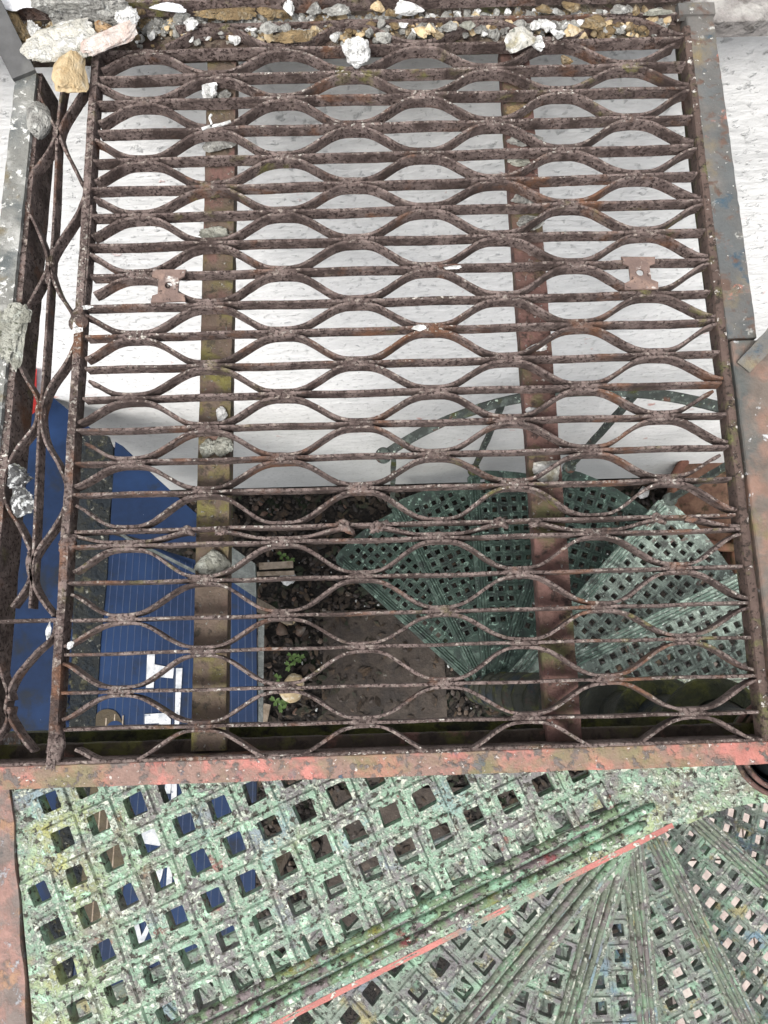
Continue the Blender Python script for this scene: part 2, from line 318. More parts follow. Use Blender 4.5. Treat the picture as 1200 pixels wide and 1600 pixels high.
# ---------------------------------------------------------------- rocks
def ico(sub):
    import bmesh
    bm = bmesh.new(); bmesh.ops.create_icosphere(bm, subdivisions=sub, radius=1)
    v = [x.co.copy() for x in bm.verts]; f = [tuple(a.index for a in q.verts) for q in bm.faces]; bm.free(); return v, f
ICO = {k: ico(k) for k in (1, 2, 3, 4)}
def lump(mb, c, sx, sy, sz, rot=0, sub=2, rough=.35, seed=0, ang=.5, flat=None):
    v, f = ICO[sub]; R = Matrix.Rotation(rot, 3, 'Z'); out = []
    o = Vector((seed*5.13, seed*2.71, seed*1.37))
    for p in v:
        if flat: p = Vector([math.copysign(abs(a)**flat, a) for a in p])
        d = 1+rough*(noise.noise(p*1.3+o)*1.1+.5*noise.noise(p*3.1+o)+.42*noise.noise(p*7+o)*(sub > 2)+.34*noise.noise(p*15+o)*(sub > 3))
        # facet: clamp along a few random directions
        q = p*d
        for a in range(4):
            n = Vector((math.sin(seed*3+a*2.1), math.cos(seed*5+a*1.7), math.sin(seed+a*2.9))).normalized()
            t = q.dot(n); lim = .62+.15*math.sin(seed*7+a)
            if t > lim: q -= n*(t-lim)*ang*1.5
        q = Vector((q.x*sx, q.y*sy, q.z*sz)); q = R @ q
        out.append(Vector(c)+q)
    mb.add(out, f)
# gravel on the soil
mb = MB(); GM = []
rng = random.Random(3)
def gravel(n, sizes, m, name, lab, seed):
    mb = MB(); r = random.Random(seed); k = 0
    while k < n:
        x = r.uniform(-1.5, 2.3); y = r.uniform(-1.7, 1.07)
        if -.38 < x < .34 and y < .32 and r.random() < .86: continue
        if x > 1.0 and y < -.75: continue
        s = r.uniform(*sizes)
        lump(mb, (x, y, GZ+s*.3+.004), s*r.uniform(.7,1.4), s*r.uniform(.6,1), s*.6, r.uniform(0,6.3), 1, .5, r.uniform(0,99)); k += 1
    o = mb.build(name, m); tag(o, lab, 'gravel', kind='stuff'); return o
M['peb1'] = mat('dark_pebbles', (.028,.022,.019), [((.06,.048,.04), 9, .55, .05, 3, 1), ((.025,.022,.02), 8, .56, .05, 3, 2)], rough=.6, bump=(60, .3))
M['peb2'] = mat('mixed_pebbles', (.09,.066,.05), [((.17,.15,.13), 9, .56, .04, 3, 1), ((.09,.055,.04), 8, .56, .04, 3, 2)], rough=.7, bump=(60, .3))
M['peb3'] = mat('white_chips', (.36,.37,.36), rough=.8)
gravel(5200, (.007,.022), M['peb1'], 'gravel', 'dark gravel and clods over the soil', 1)
gravel(700, (.008,.026), M['peb2'], 'gravel', 'brown and tan pebbles scattered over the dark soil', 2)
gravel(420, (.004,.011), M['peb3'], 'gravel', 'tiny white chips scattered over the dark soil', 5)

M['litter'] = mat('dead_leaf_litter', (.024,.017,.012), [((.05,.033,.02), 12, .55, .05, 4, 1), ((.015,.02,.010), 9, .58, .05, 4, 2)], rough=.7, bump=(90, .3))
mb = MB(); r = random.Random(31)
for q in range(3800):
    x = r.uniform(-1.4, 1.6); y = r.uniform(-1.6, 1.07)
    if -.36 < x < .36 and y < .3 and r.random() < .62: continue
    L_ = r.uniform(.012, .038); w_ = L_*r.uniform(.3, .6); a = r.uniform(0, 6.3); t1 = r.uniform(-.25, .25); t2 = r.uniform(-.3, .3)
    dx = Vector((math.cos(a), math.sin(a), t1)); dy = Vector((-math.sin(a), math.cos(a), t2)); c = Vector((x, y, GZ+.016+r.uniform(0, .012)))
    mb.add([c-dx*L_, c-dx*L_*.2+dy*w_+Vector((0,0,.004)), c+dx*L_*.5+dy*w_*.6+Vector((0,0,.003)), c+dx*L_, c+dx*L_*.4-dy*w_*.8, c-dx*L_*.4-dy*w_*.7], [(0,1,5),(1,2,4,5),(2,3,4)])
tag(mb.build('leaf_litter', M['litter']), 'dark dead leaves and litter strewn over the soil', 'leaf litter', kind='stuff')
# ---------------------------------------------------------------- spiral staircase
HUB = Vector((.515, -.115)); RISE = .2477; PIT = .0497
stairs = empty('spiral_staircase', 'old cast iron spiral staircase with peeling green lattice treads', 'staircase')
def frame_k(k):
    th = math.radians(-156.9+22.56*k); d = Vector((math.cos(th), math.sin(th))); c = Vector((d.y, -d.x)); return d, c
def dvk(k): return {0:.008, 8:-.026, 9:-.030, 10:-.028, 11:-.028, 12:-.016, 13:0}.get(k, 0 if k < 6 else -.012)
VROW = {0:.078,1:.075,2:.080,3:.0815,4:.081,5:.079,8:.0545,9:.0485,10:.0522,11:.0523,12:.064,13:.0905}
UPH = {0:.5535,1:.553,2:.502,3:.4975,4:.543,5:.536,8:.5375,9:.5525,10:.567,11:.537,12:.551,13:.567}
def inside(P, q):
    r = False; n = len(P)
    for i in range(n):
        a = P[i]; b = P[(i+1) % n]
        if (a[1] > q[1]) != (b[1] > q[1]) and q[0] < (b[0]-a[0])*(q[1]-a[1])/(b[1]-a[1])+a[0]: r = not r
    return r
def dist_edge(P, q):
    best = 9; n = len(P)
    for i in range(n):
        a = Vector(P[i]); b = Vector(P[(i+1) % n]); ab = b-a; t = max(0, min(1, (Vector(q)-a).dot(ab)/max(1e-9, ab.dot(ab))))
        best = min(best, (Vector(q)-a-ab*t).length)
    return best
def tri_area(P, holes):
    """triangulate polygon P minus polygons in holes; returns verts2d, tris"""
    vs = [Vector(p) for p in P]; es = [(i, (i+1) % len(P)) for i in range(len(P))]
    for h in holes:
        n = len(vs); vs += [Vector(p) for p in h]; es += [(n+i, n+(i+1) % len(h)) for i in range(len(h))]
    V, _, F, _, _, _ = geometry.delaunay_2d_cdt(vs, es, [], 0, 1e-6)
    cells = {}
    for h in holes:
        cx = sum(p[0] for p in h)/len(h); cy = sum(p[1] for p in h)/len(h); cells.setdefault((round(cx/.06), round(cy/.06)), []).append(h)
    T = []
    for f in F:
        c = (V[f[0]]+V[f[1]]+V[f[2]])/3
        if not inside(P, c): continue
        bad = False; gx, gy = round(c.x/.06), round(c.y/.06)
        for a in (-1,0,1):
            for b in (-1,0,1):
                for h in cells.get((gx+a, gy+b), ()):
                    if inside(h, c): bad = True; break
        if not bad: T.append(tuple(f))
    return V, T
def plate(P, cells, z, TOP, thick, hole_half, pad_half, rr, extra=()):
    """P, cells in (u,v). TOP(u,v,z)->world"""
    mb = MB()
    pads = []; hls = []
    for (u, v) in cells:
        j = lambda: rr.uniform(-.0013, .0013)
        pads.append([(u+a*pad_half+j()*.5, v+b*pad_half+j()*.5) for a, b in ((-1,-1),(1,-1),(1,1),(-1,1))])
        hh = hole_half*rr.uniform(.93, 1.05); c = .28
        hp = []
        for a, b in ((-1,-1),(1,-1),(1,1),(-1,1)):
            hp.append((u+a*hh+j(), v+b*hh+j()))
        hls.append(hp)
    ex = [list(e) for e in extra]
    V, T = tri_area(P, pads+ex)
    n = len(mb.v); mb.v += [TOP(p.x, p.y, z) for p in V]; mb.f += [tuple(n+i for i in t) for t in T]
    V, T = tri_area(P, hls+ex)
    n = len(mb.v); mb.v += [TOP(p.x, p.y, z-thick) for p in V]; mb.f += [tuple(n+i for i in reversed(t)) for t in T]
    # rim
    n = len(mb.v); m = len(P)
    mb.v += [TOP(p[0], p[1], z) for p in P]+[TOP(p[0], p[1], z-thick) for p in P]
    mb.f += [(n+i, n+(i+1) % m, n+m+(i+1) % m, n+m+i) for i in range(m)]
    h_ = .0034; mb.nbase = len(mb.f)
    for pd, hl in zip(pads, hls):
        cu = sum(p[0] for p in pd)/4; cv = sum(p[1] for p in pd)/4
        up = [((p[0]-cu)*.90+cu, (p[1]-cv)*.90+cv) for p in pd]
        zt = [z+h_*rr.uniform(.75, 1.2) for _ in range(4)]
        # eight-sided worn hole at the top: corners cut
        def cut(h, f=.09):
            o = []
            for i in range(4):
                p = Vector(h[i]); a = Vector(h[i-1]); b = Vector(h[(i+1) % 4])
                o += [p.lerp(a, f*rr.uniform(.3, 1)), p.lerp(b, f*rr.uniform(.3, 1))]
            return o
        n = len(mb.v)
        mb.v += [TOP(p[0], p[1], z) for p in pd]                               # 0-3 pad foot
        mb.v += [TOP(p[0], p[1], zz) for p, zz in zip(up, zt)]                  # 4-7 pad top
        ct = cut([((p[0]-cu)*1.04+cu, (p[1]-cv)*1.04+cv) for p in hl])
        mb.v += [TOP(p[0], p[1], zt[i//2]-.0004) for i, p in enumerate(ct)]     # 8-15 hole lip
        cb = [((p[0]-cu)*.97+cu, (p[1]-cv)*.97+cv) for p in ct]
        mb.v += [TOP(p[0], p[1], z-.004) for p in cb]                           # 16-23
        mb.v += [TOP(p[0], p[1], z-thick) for p in hl]                          # 24-27 bottom
        for i in range(4):
            k = (i+1) % 4
            mb.f.append((n+i, n+k, n+4+k, n+4+i))
            mb.f.append((n+4+i, n+4+k, n+8+2*k, n+8+(2*i+1)))
            mb.f.append((n+4+i, n+8+(2*i+1), n+8+2*i))
            mb.f.append((n+8+2*i, n+8+2*i+1, n+16+2*i+1, n+16+2*i)); mb.f.append((n+8+2*i+1, n+8+2*k, n+16+2*k, n+16+2*i+1))
            mb.f.append((n+16+2*i+1, n+16+2*k, n+24+k, n+24+i)); mb.f.append((n+16+2*i, n+16+2*i+1, n+24+i))
    return mb
def rib_strip(TOP, u0, u1, v, z, w, h, rr):
    mb = MB(); n = max(12, int((u1-u0)/.012)); path = []
    for i in range(n+1):
        u = u0+(u1-u0)*i/n; k = .35 if i in (0, n) else 1
        w_ = w*(1+.14*noise.noise(Vector((u*40, v*50, z))))*k**.5; h_ = h*(1+.25*noise.noise(Vector((u*30, v*70, z+5))))*k
        dv_ = .0008*noise.noise(Vector((u*18, v*30, z)))
        ring = [(-w_, -.001), (-w_*.85, h_*.55), (-w_*.45, h_*.92), (0, h_), (w_*.45, h_*.92), (w_*.85, h_*.55), (w_, -.001)]
        path.append([TOP(u, v+a+dv_, z+b) for a, b in ring])
    for r in path: mb.v += r
    for i in range(n):
        for k in range(6):
            a = i*7+k; mb.f.append((a, a+1, a+8, a+7))
    mb.f.append(tuple(range(7))); mb.f.append(tuple(n*7+k for k in reversed(range(7))))
    return mb
tanw = math.tan(math.radians(22.56))
for k in range(0, 14):
    d, c = frame_k(k); z = -.06-RISE*k; rr = random.Random(100+k); dv_ = dvk(k)
    def TOP(u, v, zz, d=d, c=c):
        w = HUB+d*u+c*(v-.04); return (w.x, w.y, zz)
    def UV(w, d=d, c=c):
        r = Vector((w[0], w[1]))-HUB; return (r.dot(d), r.dot(c)+.04)
    v0 = .010+dv_ if k else .013
    vr = VROW.get(k, .067); up = UPH.get(k, .54)
    gm, rm = (M['green0'], M['rib0']) if k == 0 else (M['green1'], M['rib1']) if k < 8 else (M['green2'], M['rib2']) if k < 10 else (M['green3'], M['green3'])  # greens step darker with depth, shade painted into the tread colours
    RO = 1.09
    if k == 0:
        W_ = [TOP(.175, v0, 0)[:2], TOP(1.04, v0, 0)[:2], (-.505, -.107), (HUB.x-.063, -.107)]+[(HUB.x+.063*math.cos(a), HUB.y-.002+.063*math.sin(a)) for a in np.linspace(PI*1.03, PI*1.97, 16)]+[(HUB.x+.063, -.107), (.66, -.107), (.66, -.185), (.52, -.184), (.493, -.183), (.463, -.185), (.424, -.193), (.385, -.207)]
        P = [UV(p) for p in W_]; umin = .235
        extra = []
    else:
        P = [(.03, v0), (RO*.985, v0)]
        for i in range(6):
            a = math.radians(-1+(24.3+1)*i/5.0); P.append((RO*math.cos(a)+(.0), .04+RO*math.sin(a)-.02*(i == 0)))
        P = [(.03, v0), (RO-.03, v0), (RO-.008, v0+.014)]+[(RO*math.cos(math.radians(a)), .04+RO*math.sin(math.radians(a))) for a in (1.5, 6, 11, 16, 21, 25)]
        P += [(.09, .10+dv_*.5), (.03, .085)]
        umin = .30 if k >= 8 else .24; extra = []
    cells = []
    for i in range(-30, 40):
        for j in range(0, 24):
            u = up+i*PIT; v = vr+j*PIT
            if k and (u-.0)**2+(v-.04)**2 > (RO-.052)**2: continue
            if u < umin: continue
            if k and (u-.0)**2+(v-.04)**2 < .25**2: continue
            if not inside(P, (u, v)): continue
            if dist_edge(P, (u, v)) < .0245*(1 if k else 1.0) : continue
            cells.append((u, v))
    hh = (.0126 if k == 0 else .0124)
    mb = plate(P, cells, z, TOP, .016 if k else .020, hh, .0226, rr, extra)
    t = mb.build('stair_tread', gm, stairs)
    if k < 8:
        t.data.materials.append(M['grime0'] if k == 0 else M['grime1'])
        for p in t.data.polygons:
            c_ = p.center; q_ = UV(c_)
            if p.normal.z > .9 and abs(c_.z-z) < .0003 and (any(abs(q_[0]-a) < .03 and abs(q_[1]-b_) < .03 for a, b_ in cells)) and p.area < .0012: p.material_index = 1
    t['label'] = ('top landing plate with large lattice holes and mint paint' if k == 0 else 'worn grey green lattice tread' if k < 8 else 'green lattice tread with depth shade in its colour' if k < 10 else 'dark green lattice tread with deep shade in its colour')
    if k == 0: t.name = 'landing_plate'
    uo = .99 if k == 0 else RO-.035
    ui = .17 if k == 0 else .075
    for q in range(3):
        if k == 0:
            r_ = rib_strip(TOP, [.205, .185, .215][q], 1.07, v0+.0175+q*.0148, z, .0056, .0082, rr)
        else:
            r_ = rib_strip(TOP, ui+.02*q, uo, v0+.0145+q*.0138, z, .0053, .0078, rr)
        r_.build('nosing_rib', rm, t, smooth=True)
    # turned down nosing lip
    mb = MB()
    n = 60; pth = [Vector(TOP((.175 if k == 0 else .06)+((1.08 if k == 0 else RO-.03)-.06)*i/n, v0-.0005, z-.011)) for i in range(n+1)]
    mb.sweep(pth, [(.004,.0115),(-.003,.0105),(-.0035,-.018),(.0035,-.018)], jit=.0006)
    mb.build('nosing_lip', M['lip0'] if k == 0 else rm, t)
    # hub sleeve
    mb = MB()
    mb.lathe([(.046,.003),(.056,.001),(.060,-.010),(.057,-.020),(.046,-.030),(.044,-.150),(.050,-.165),(.058,-.185),(.060,-.2300),(.03,-.2301)], (HUB.x, HUB.y, z-(.004 if k == 0 else .001)), 40)
    mb.build('newel_sleeve', M['newel'], stairs, smooth=True)
    mb = MB(); mb.lathe([(.056,-.178),(.078,-.181),(.088,-.190),(.090,-.2),(.084,-.212),(.07,-.213),(.07,-.226),(.05,-.226)], (HUB.x, HUB.y, z-.001), 40)
    mb.build('sleeve_flange', M['newel0'] if k < 2 else M['newel'], stairs, smooth=True)
# plain tail of the landing plate: low bolts, side strip and back flange
mb = MB(); mb.sweep([Vector((-.543+.0015*math.sin(i*1.3)+.147*(-.10-y), y, -.061)) for i, y in enumerate(np.linspace(-.08, -.62, 30))], [(-.038,.006),(-.038,-.03),(.036,-.03),(.036,.004)], jit=.0008)
o = mb.build('edge_strip', M['pinkgrey'], stairs)
mb = MB(); mb.sweep([Vector((x, -.088+.002*x, -.125)) for x in np.linspace(-.55, .75, 50)], [(.018,.022),(-.014,.020),(-.014,-.03),(.018,-.03)], jit=.0012)
mb.build('back_flange', M['moss2'], stairs)
mb = MB(); mb.lathe([(0,-3.55),(.04,-3.55),(.04,.82),(.052,.83),(.052,.85),(.03,.87),(.035,.9),(.0,.935)], (HUB.x, HUB.y, 0), 32)
mb.build('newel_post', M['newel'], stairs, smooth=True)
# collar rings round the newel at the landing
mb = MB()
for r, z in ((.0615, -.0575), (.053, -.0535)):
    ring = [Vector((HUB.x+r*math.cos(a), HUB.y+r*math.sin(a), z)) for a in np.linspace(0, 2*PI, 41)]
    mb.sweep(ring, [(.0035*math.cos(a), .0035*math.sin(a)) for a in np.linspace(0, 2*PI, 9)[:-1]], close=False)
mb.build('collar', M['strap2'], stairs, smooth=True)
# balusters and handrail
RB = 1.105
def rim(k, r=RB):
    a = math.radians(-156.9+22.56*k+1.5); return HUB.x+r*math.cos(a), HUB.y+r*math.sin(a)
hz = .985
rail = []
for i in range(141):
    k = 1+(12.05-1)*i/140; x, y = rim(k); rail.append(Vector((x, y, -.06-RISE*k+hz)))
mb = MB(); mb.sweep(rail, [(.019,.004),(.012,.008),(-.012,.008),(-.019,.004),(-.019,-.004),(.019,-.004)], jit=.0008)
mb.build('handrail', M['rail2'], stairs)
for k in range(1, 13):
    x, y = rim(k, RB-.01); z = -.06-RISE*k; w = .011
    mb = MB(); mb.sweep([Vector((x+.0015*math.sin(q*2), y, z-.08+(hz+.078)*q/12)) for q in range(13)], [(w,w),(-w,w),(-w,-w),(w,-w)], up=Vector((0,1,.001)), jit=.0006)
    b = mb.build('baluster', M['rail2'], stairs)
    m2 = MB(); m2.lathe([(0,.012),(.022,.010),(.03,0),(.03,-.03),(0,-.03)], (x, y, z+.01), 16); m2.build('baluster_foot', M['rail2'], b, smooth=True)
x, y = rim(12.1); mb = MB(); mb.lathe([(0,.042),(.018,.038),(.031,.02),(.035,0),(.03,-.02),(.018,-.034),(.016,-.05),(0,-.05)], (x, y, -.06-RISE*12.1+hz+.005), 20)
mb.build('rail_knob', M['rail2'], stairs, smooth=True)

# ---------------------------------------------------------------- frame
fr = empty('steel_frame', 'rusty angle iron frame with salmon front rail, carrying the grates', 'frame')
def railbox(name, p0, p1, w0, w1, h0, h1, m, n=60, jit=.0008):
    mb = MB(); a = Vector(p0); b = Vector(p1)
    mb.sweep([a.lerp(b, i/n) for i in range(n+1)], [(w1,h1),(w0+.0015,h1+.0005),(w0,h1-.002),(w0,h0),(w1,h0)], jit=jit)
    return mb.build(name, m, fr)
# front angle iron: flat top, upright leg, inner ledge
o = railbox('front_rail', (-.62,-.123,-.004), (.62,-.114,-.004), -.015, .013, -.006, .004, M['pink'], 90)
o = railbox('front_rail_leg', (-.62,-.1065,-.027), (.62,-.0975,-.027), -.0028, .0028, -.02, .026, M['rust'], 90)
o = railbox('front_ledge', (-.62,-.100,-.052), (.62,-.095,-.052), -.014, .012, -.004, .004, M['moss'], 90)
# left rail: lime scaled top and rusty inner face
railbox('left_rail', (-.527,-.10,-.030), (-.513,.895,-.030), -.018, .014, -.03, .028, M['rust'], 70)
railbox('left_rail_top', (-.530,.30,.002), (-.516,.888,.002), -.020, .012, -.0035, .004, M['pale'], 50)
# right rail: upper slate flat and lower painted length
railbox('right_rail', (.503,.437,-.002), (.5005,.968,-.002), -.0205, .0205, -.030, .004, M['slate'], 50)
railbox('right_rail', (.520,-.10,-.001), (.520,.432,-.001), -.034, .038, -.034, .005, M['slate2'], 50)
railbox('right_ledge', (.4885,-.10,-.038), (.4855,.95,-.038), -.005, .006, -.012, .003, M['moss'], 60)
# bracket bent up at the joint of the right rail
mb = MB(); a = at(1160, 575, .004); b = at(1225, 505, .03)
mb.sweep([a.lerp(b, i/10) for i in range(11)], [(.011,.008),(-.011,.008),(-.011,-.006),(.011,-.006)], jit=.001); mb.build('bracket', M['slate'], fr)
# back ledge
railbox('back_ledge', (-.56,.962,-.026), (.49,.966,-.026), -.075, .030, -.006, .003, M['ledge'], 90)
railbox('back_rail', (-.56,1.000,.012), (.49,1.004,.012), -.012, .012, -.013, .014, M['rust'], 90)
railbox('back_corner', (.468,.972,.0), (.523,.972,.0), -.012, .010, -.006, .006, M['slate'], 12)
# two straps under the grate
railbox('cross_strap', (-.2355,-.098,-.040), (-.2355,.95,-.040), -.0225, .0225, -.018, .006, M['rustbar'], 80)
railbox('cross_strap', (.2265,-.098,-.040), (.2225,.95,-.040), -.0225, .0225, -.018, .006, M['strap2'], 80)
# steel flat rising at the top left
mb = MB(); a = at(38, 118, .012); b = at(-25, -10, .05)
mb.sweep([a.lerp(b, i/10) for i in range(11)], [(.018,.004),(-.018,.004),(-.018,-.006),(.018,-.006)]); mb.build('upright_flat', M['dark_steel'], fr)

# ---------------------------------------------------------------- the big grate
BT = .0021; DEP = .0205
PROF = [(BT*.7,0.0),(-BT*.7,0.0),(-BT,-.0012),(-BT,-DEP*.5),(-BT*1.05,-DEP),(BT*1.05,-DEP),(BT,-DEP*.5),(BT,-.0012)]
grate = empty('metal_grate', 'large rusty grate of straight and wavy riveted bars over the stairwell', 'grate')
YB = [.971,.928,.884,.841,.792,.743,.697,.653,.606,.559,.511,.466,.419,.374,.329,.283,.239,.1885,.169,.120,.072,.028,-.020,-.065]
PER = .2075
def jx(i):            # x of the rivets on bar i
    odd = (i % 2 == 1) if i <= 17 else (i % 2 == 0)
    return (-.342 if odd else -.2385)
XL, XR = -.413, .470
def XRy(y): return XR+.006*(y-.4)
rg = random.Random(11)
def gbar(p, name='bar', par=None, prof=PROF):
    mb = MB(); mb.sweep(p, prof, jit=.00055); return mb.build(name, M['rust'], par or grate)
for i, y in enumerate(YB):
    n = 110; x0 = XL+rg.uniform(-.004, .004); x1 = XRy(y)+rg.uniform(-.004, .003)
    if i == 0: x0 = -.30
    sag = rg.uniform(-.0012, .0012)
    tl = rg.uniform(-.0012, .0012)
    gbar([Vector((x0+(x1-x0)*q/n, y+sag*math.sin(PI*q/n)+tl*(q/n-.5)+.0004*math.sin(q*.37+i), .0006*math.sin(q*.21+i*2))) for q in range(n+1)])
def wave(x, xt, xb, ya, yb):
    """ya = y at the crests (x = xt + n*PER), yb = y at the troughs"""
    ph = ((x-xt)/PER) % 1.0; ph = min(ph, 1-ph)*2        # 0 crest .. 1 trough
    fl = .20; t = (ph-fl)/(1-2*fl); t = max(0, min(1, t))
    s = t*t*(3-2*t); t2 = .55*t+.45*s
    # round the shoulders
    return ya+(yb-ya)*t2
def wavy(i, ya, yb, xt, x0, x1, a_top, a_bot):
    n = int((x1-x0)/.0065); P = []
    raw = [wave(x0+(x1-x0)*q/n, xt, 0, ya-a_top, yb+a_bot) for q in range(n+1)]
    sm = [(raw[max(0,q-2)]+raw[max(0,q-1)]*2+raw[q]*2+raw[min(n,q+1)]*2+raw[min(n,q+2)])/8 for q in range(n+1)]
    for q in range(n+1): P.append(Vector((x0+(x1-x0)*q/n, sm[q]+.0003*math.sin(q*.5+i), .0007*math.sin(q*.12+i))))
    return gbar(P, 'wavy_bar')
for i in range(len(YB)):
    ya = YB[i]; yb = YB[i+1] if i+1 < len(YB) else -.1105
    if i == 17: continue
    x0 = XL+rg.choice([-.003, -.002, .0, .002, .003, .010]); x1 = XRy(ya)-rg.choice([-.003, -.002, 0, .001, .002, .014])
    if i == 0: x0 = -.315
    if i == len(YB)-1: x0 = -.395
    wavy(i, ya, yb, jx(i), x0, x1, .0052, .0052)
# short squashed waves welded between the two joined lengths
for n_ in range(-1, 5):
    xc = jx(18)+n_*PER; a = xc-.083; b = xc+.083
    a = max(a, XL); b = min(b, XR)
    if b-a < .04: continue
    P = []
    for q in range(31):
        x = a+(b-a)*q/30; t = min(1, abs(x-xc)/.083); s = max(0, (t-.28)/.72); s = s*s*(3-2*s)
        P.append(Vector((x, .1735+.0115*s, -.0005)))
    gbar(P, 'wavy_bar')
# rivets where the wavy bars meet the straight ones, weld beads
mb = MB(); lump(mb, (0,0,0), .0205, .0060, .0034, 0, 3, .25, 3.3, .0); rivet_me = mb.mesh('rivet'); rivet_me.materials.append(M['rust'])
for i, y in enumerate(YB):
    x = jx(i)-PER*2
    while x < XR-.01:
        if x > XL+.015 and not (i == 0 and x < -.27) and i != 17:
            o = link('rivet', rivet_me, None, grate, True); o.location = (x, y, -.0035); o.rotation_euler = (0, 0, rg.uniform(-.04,.04)); o.scale = (rg.uniform(.9,1.15), rg.uniform(.9,1.1), rg.uniform(.9,1.1))
        x += PER
mb = MB(); lump(mb, (0,0,0), .010, .0065, .006, 0, 3, .7, 5.1, .3); weld_me = mb.mesh('weld'); weld_me.materials.append(M['rust'])
for n_ in range(-1, 5):
    for s in (-1, 1):
        x = jx(18)+n_*PER+s*.0815
        if XL < x < XR:
            o = link('weld_bead', weld_me, None, grate, True); o.location = (x, .185+.001*s, -.001); o.rotation_euler = (0, 0, -.3*s+rg.uniform(-.3,.3)); o.scale = (rg.uniform(.8,1.3),)*3
# side bars
def yline(x0, x1, y0, y1, n=120, amp=.0012):
    return [Vector((x0+(x1-x0)*q/n+amp*noise.noise(Vector((x0*9, (y0+(y1-y0)*q/n)*14, 3))), y0+(y1-y0)*q/n, .001)) for q in range(n+1)]
PROF2 = [(.0058,.001),(.002,.0022),(-.005,.001),(-.0062,-.004),(-.006,-.024),(.006,-.024),(.0066,-.004)]
gbar(yline(-.4235, -.4195, -.112, .938), 'side_bar', prof=PROF2)
o = gbar(yline(.4735, .4795, -.10, .945), 'side_bar', prof=PROF2); o.data.materials[0] = M['mossside']
for a_ in (((-.421,-.083,-.006), .012, .028, .012, 0, 3, .4, 2), ((-.421,.172,-.004), .012, .016, .01, 0, 3, .4, 4), ((-.424,.49,-.003), .013, .02, .01, 0, 3, .4, 8)):
    mb = MB(); lump(mb, *a_); mb.build('weld_build_up', M['rust'], grate, smooth=True)
# two small plates with a hole
def hplate(cx, cy, seed, lab, w=.0235, h=.025):
    out = [(-w,h),(-w,h*.62),(-w*.62,h*.45),(-w*.62,-h*.45),(-w,-h*.6),(-w,-h),(w,-h),(w,-h*.55),(w*.6,-h*.4),(w*.6,h*.45),(w,h*.6),(w,h)]
    r = random.Random(seed); out = [(cx+a*r.uniform(.94,1.05), cy+b*r.uniform(.94,1.05)) for a, b in out]
    hole = [(cx+.0052*math.cos(a), cy+.0052*math.sin(a)+.001) for a in np.linspace(0, 2*PI, 15)[:-1]]
    V, T = tri_area(out, [hole]); mb = MB()
    z0, z1 = .0014, .0046
    mb.add([(p.x, p.y, z1+.0006*noise.noise(Vector((p.x*80, p.y*80, 0)))) for p in V], T); mb.add([(p.x, p.y, z0) for p in V], [tuple(reversed(t)) for t in T])
    for L_ in (out, hole):
        m = len(L_); mb.add([(p[0], p[1], z1) for p in L_]+[(p[0], p[1], z0) for p in L_], [(i, (i+1) % m, m+(i+1) % m, m+i) for i in range(m)])
    o = mb.build('fixing_plate', M['plate'], grate); o['label'] = lab
M['plate'] = mat('rusty_fixing_plate', (.15,.105,.09), [((.22,.15,.12), 40, .55, .06, 5, 1), ((.5,.47,.44), 45, .60, .03, 6, 2, 'up', (20, .52, .06)), ((.06,.04,.035), 120, .63, .03, 4, 3)], bump=(200, .15))
hplate(-.2955, .5365, 1, 'small notched rusty plate with a hole, left side')
hplate(.3700, .5375, 2, 'small notched rusty plate with a hole, right side')

# ---------------------------------------------------------------- narrow grates on the left, bars running the other way
g2 = empty('metal_grate', 'narrow rusty grate along the left rail with bars running lengthwise', 'grate')
def gw(path, name='wavy_bar'): 
    mb = MB(); mb.sweep(path, PROF, jit=.00055); return mb.build(name, M['rust'], g2)
def pxpath(pts, n=14):
    """smooth curve through photograph points lying at the grate's height"""
    W_ = [at(*p) for p in pts]; out = []
    for i in range(len(W_)-1):
        p0 = W_[max(0,i-1)]; p1 = W_[i]; p2 = W_[i+1]; p3 = W_[min(len(W_)-1,i+2)]
        for q in range(n):
            t = q/n; out.append(.5*((2*p1)+(p2-p0)*t+(2*p0-5*p1+4*p2-p3)*t*t+(-p0+3*p1-3*p2+p3)*t**3))
    out.append(W_[-1]); return out
gw(pxpath([(98,130),(90,190),(84,330),(77,430),(66,600),(61,650),(52,850),(46,950)]), 'bar')
gw(pxpath([(52,118),(60,145),(76,180),(86,200)]))
gw(pxpath([(137,128),(115,160),(97,190),(90,215)]))
gw(pxpath([(88,205),(74,235),(50,268),(38,297),(40,322),(55,352),(70,390),(73,410),(70,425),(46,470),(24,510),(22,548),(36,585),(56,620),(60,640)]))
gw(pxpath([(90,200),(97,225),(112,255),(128,288)]))
gw(pxpath([(131,305),(118,335),(92,375),(79,400),(78,420),(90,455),(106,480),(118,500)]))
gw(pxpath([(118,530),(104,562),(78,600),(66,630),(63,655),(70,690),(90,725),(103,760),(100,790),(85,820),(60,855),(48,880),(50,910),(62,935),(82,962)]))
gw(pxpath([(58,640),(52,665),(25,700),(8,735),(4,760),(10,790),(30,825),(46,860)]))
gw(pxpath([(44,862),(46,895),(40,915),(17,948)]))
gw(pxpath([(-30,972),(20,970),(60,969),(92,968)]), 'bar')
gw(pxpath([(86,968),(80,995),(52,1022),(20,1062),(8,1100),(12,1120),(30,1150),(50,1175)]))
gw(pxpath([(-8,1020),(2,1055),(12,1085),(14,1095)]))
gw(pxpath([(14,1105),(8,1130),(-4,1150),(-20,1165)]))
gw(pxpath([(142,320),(135,420),(130,470),(122,545),(112,640),(103,780),(104,825)]), 'bar')
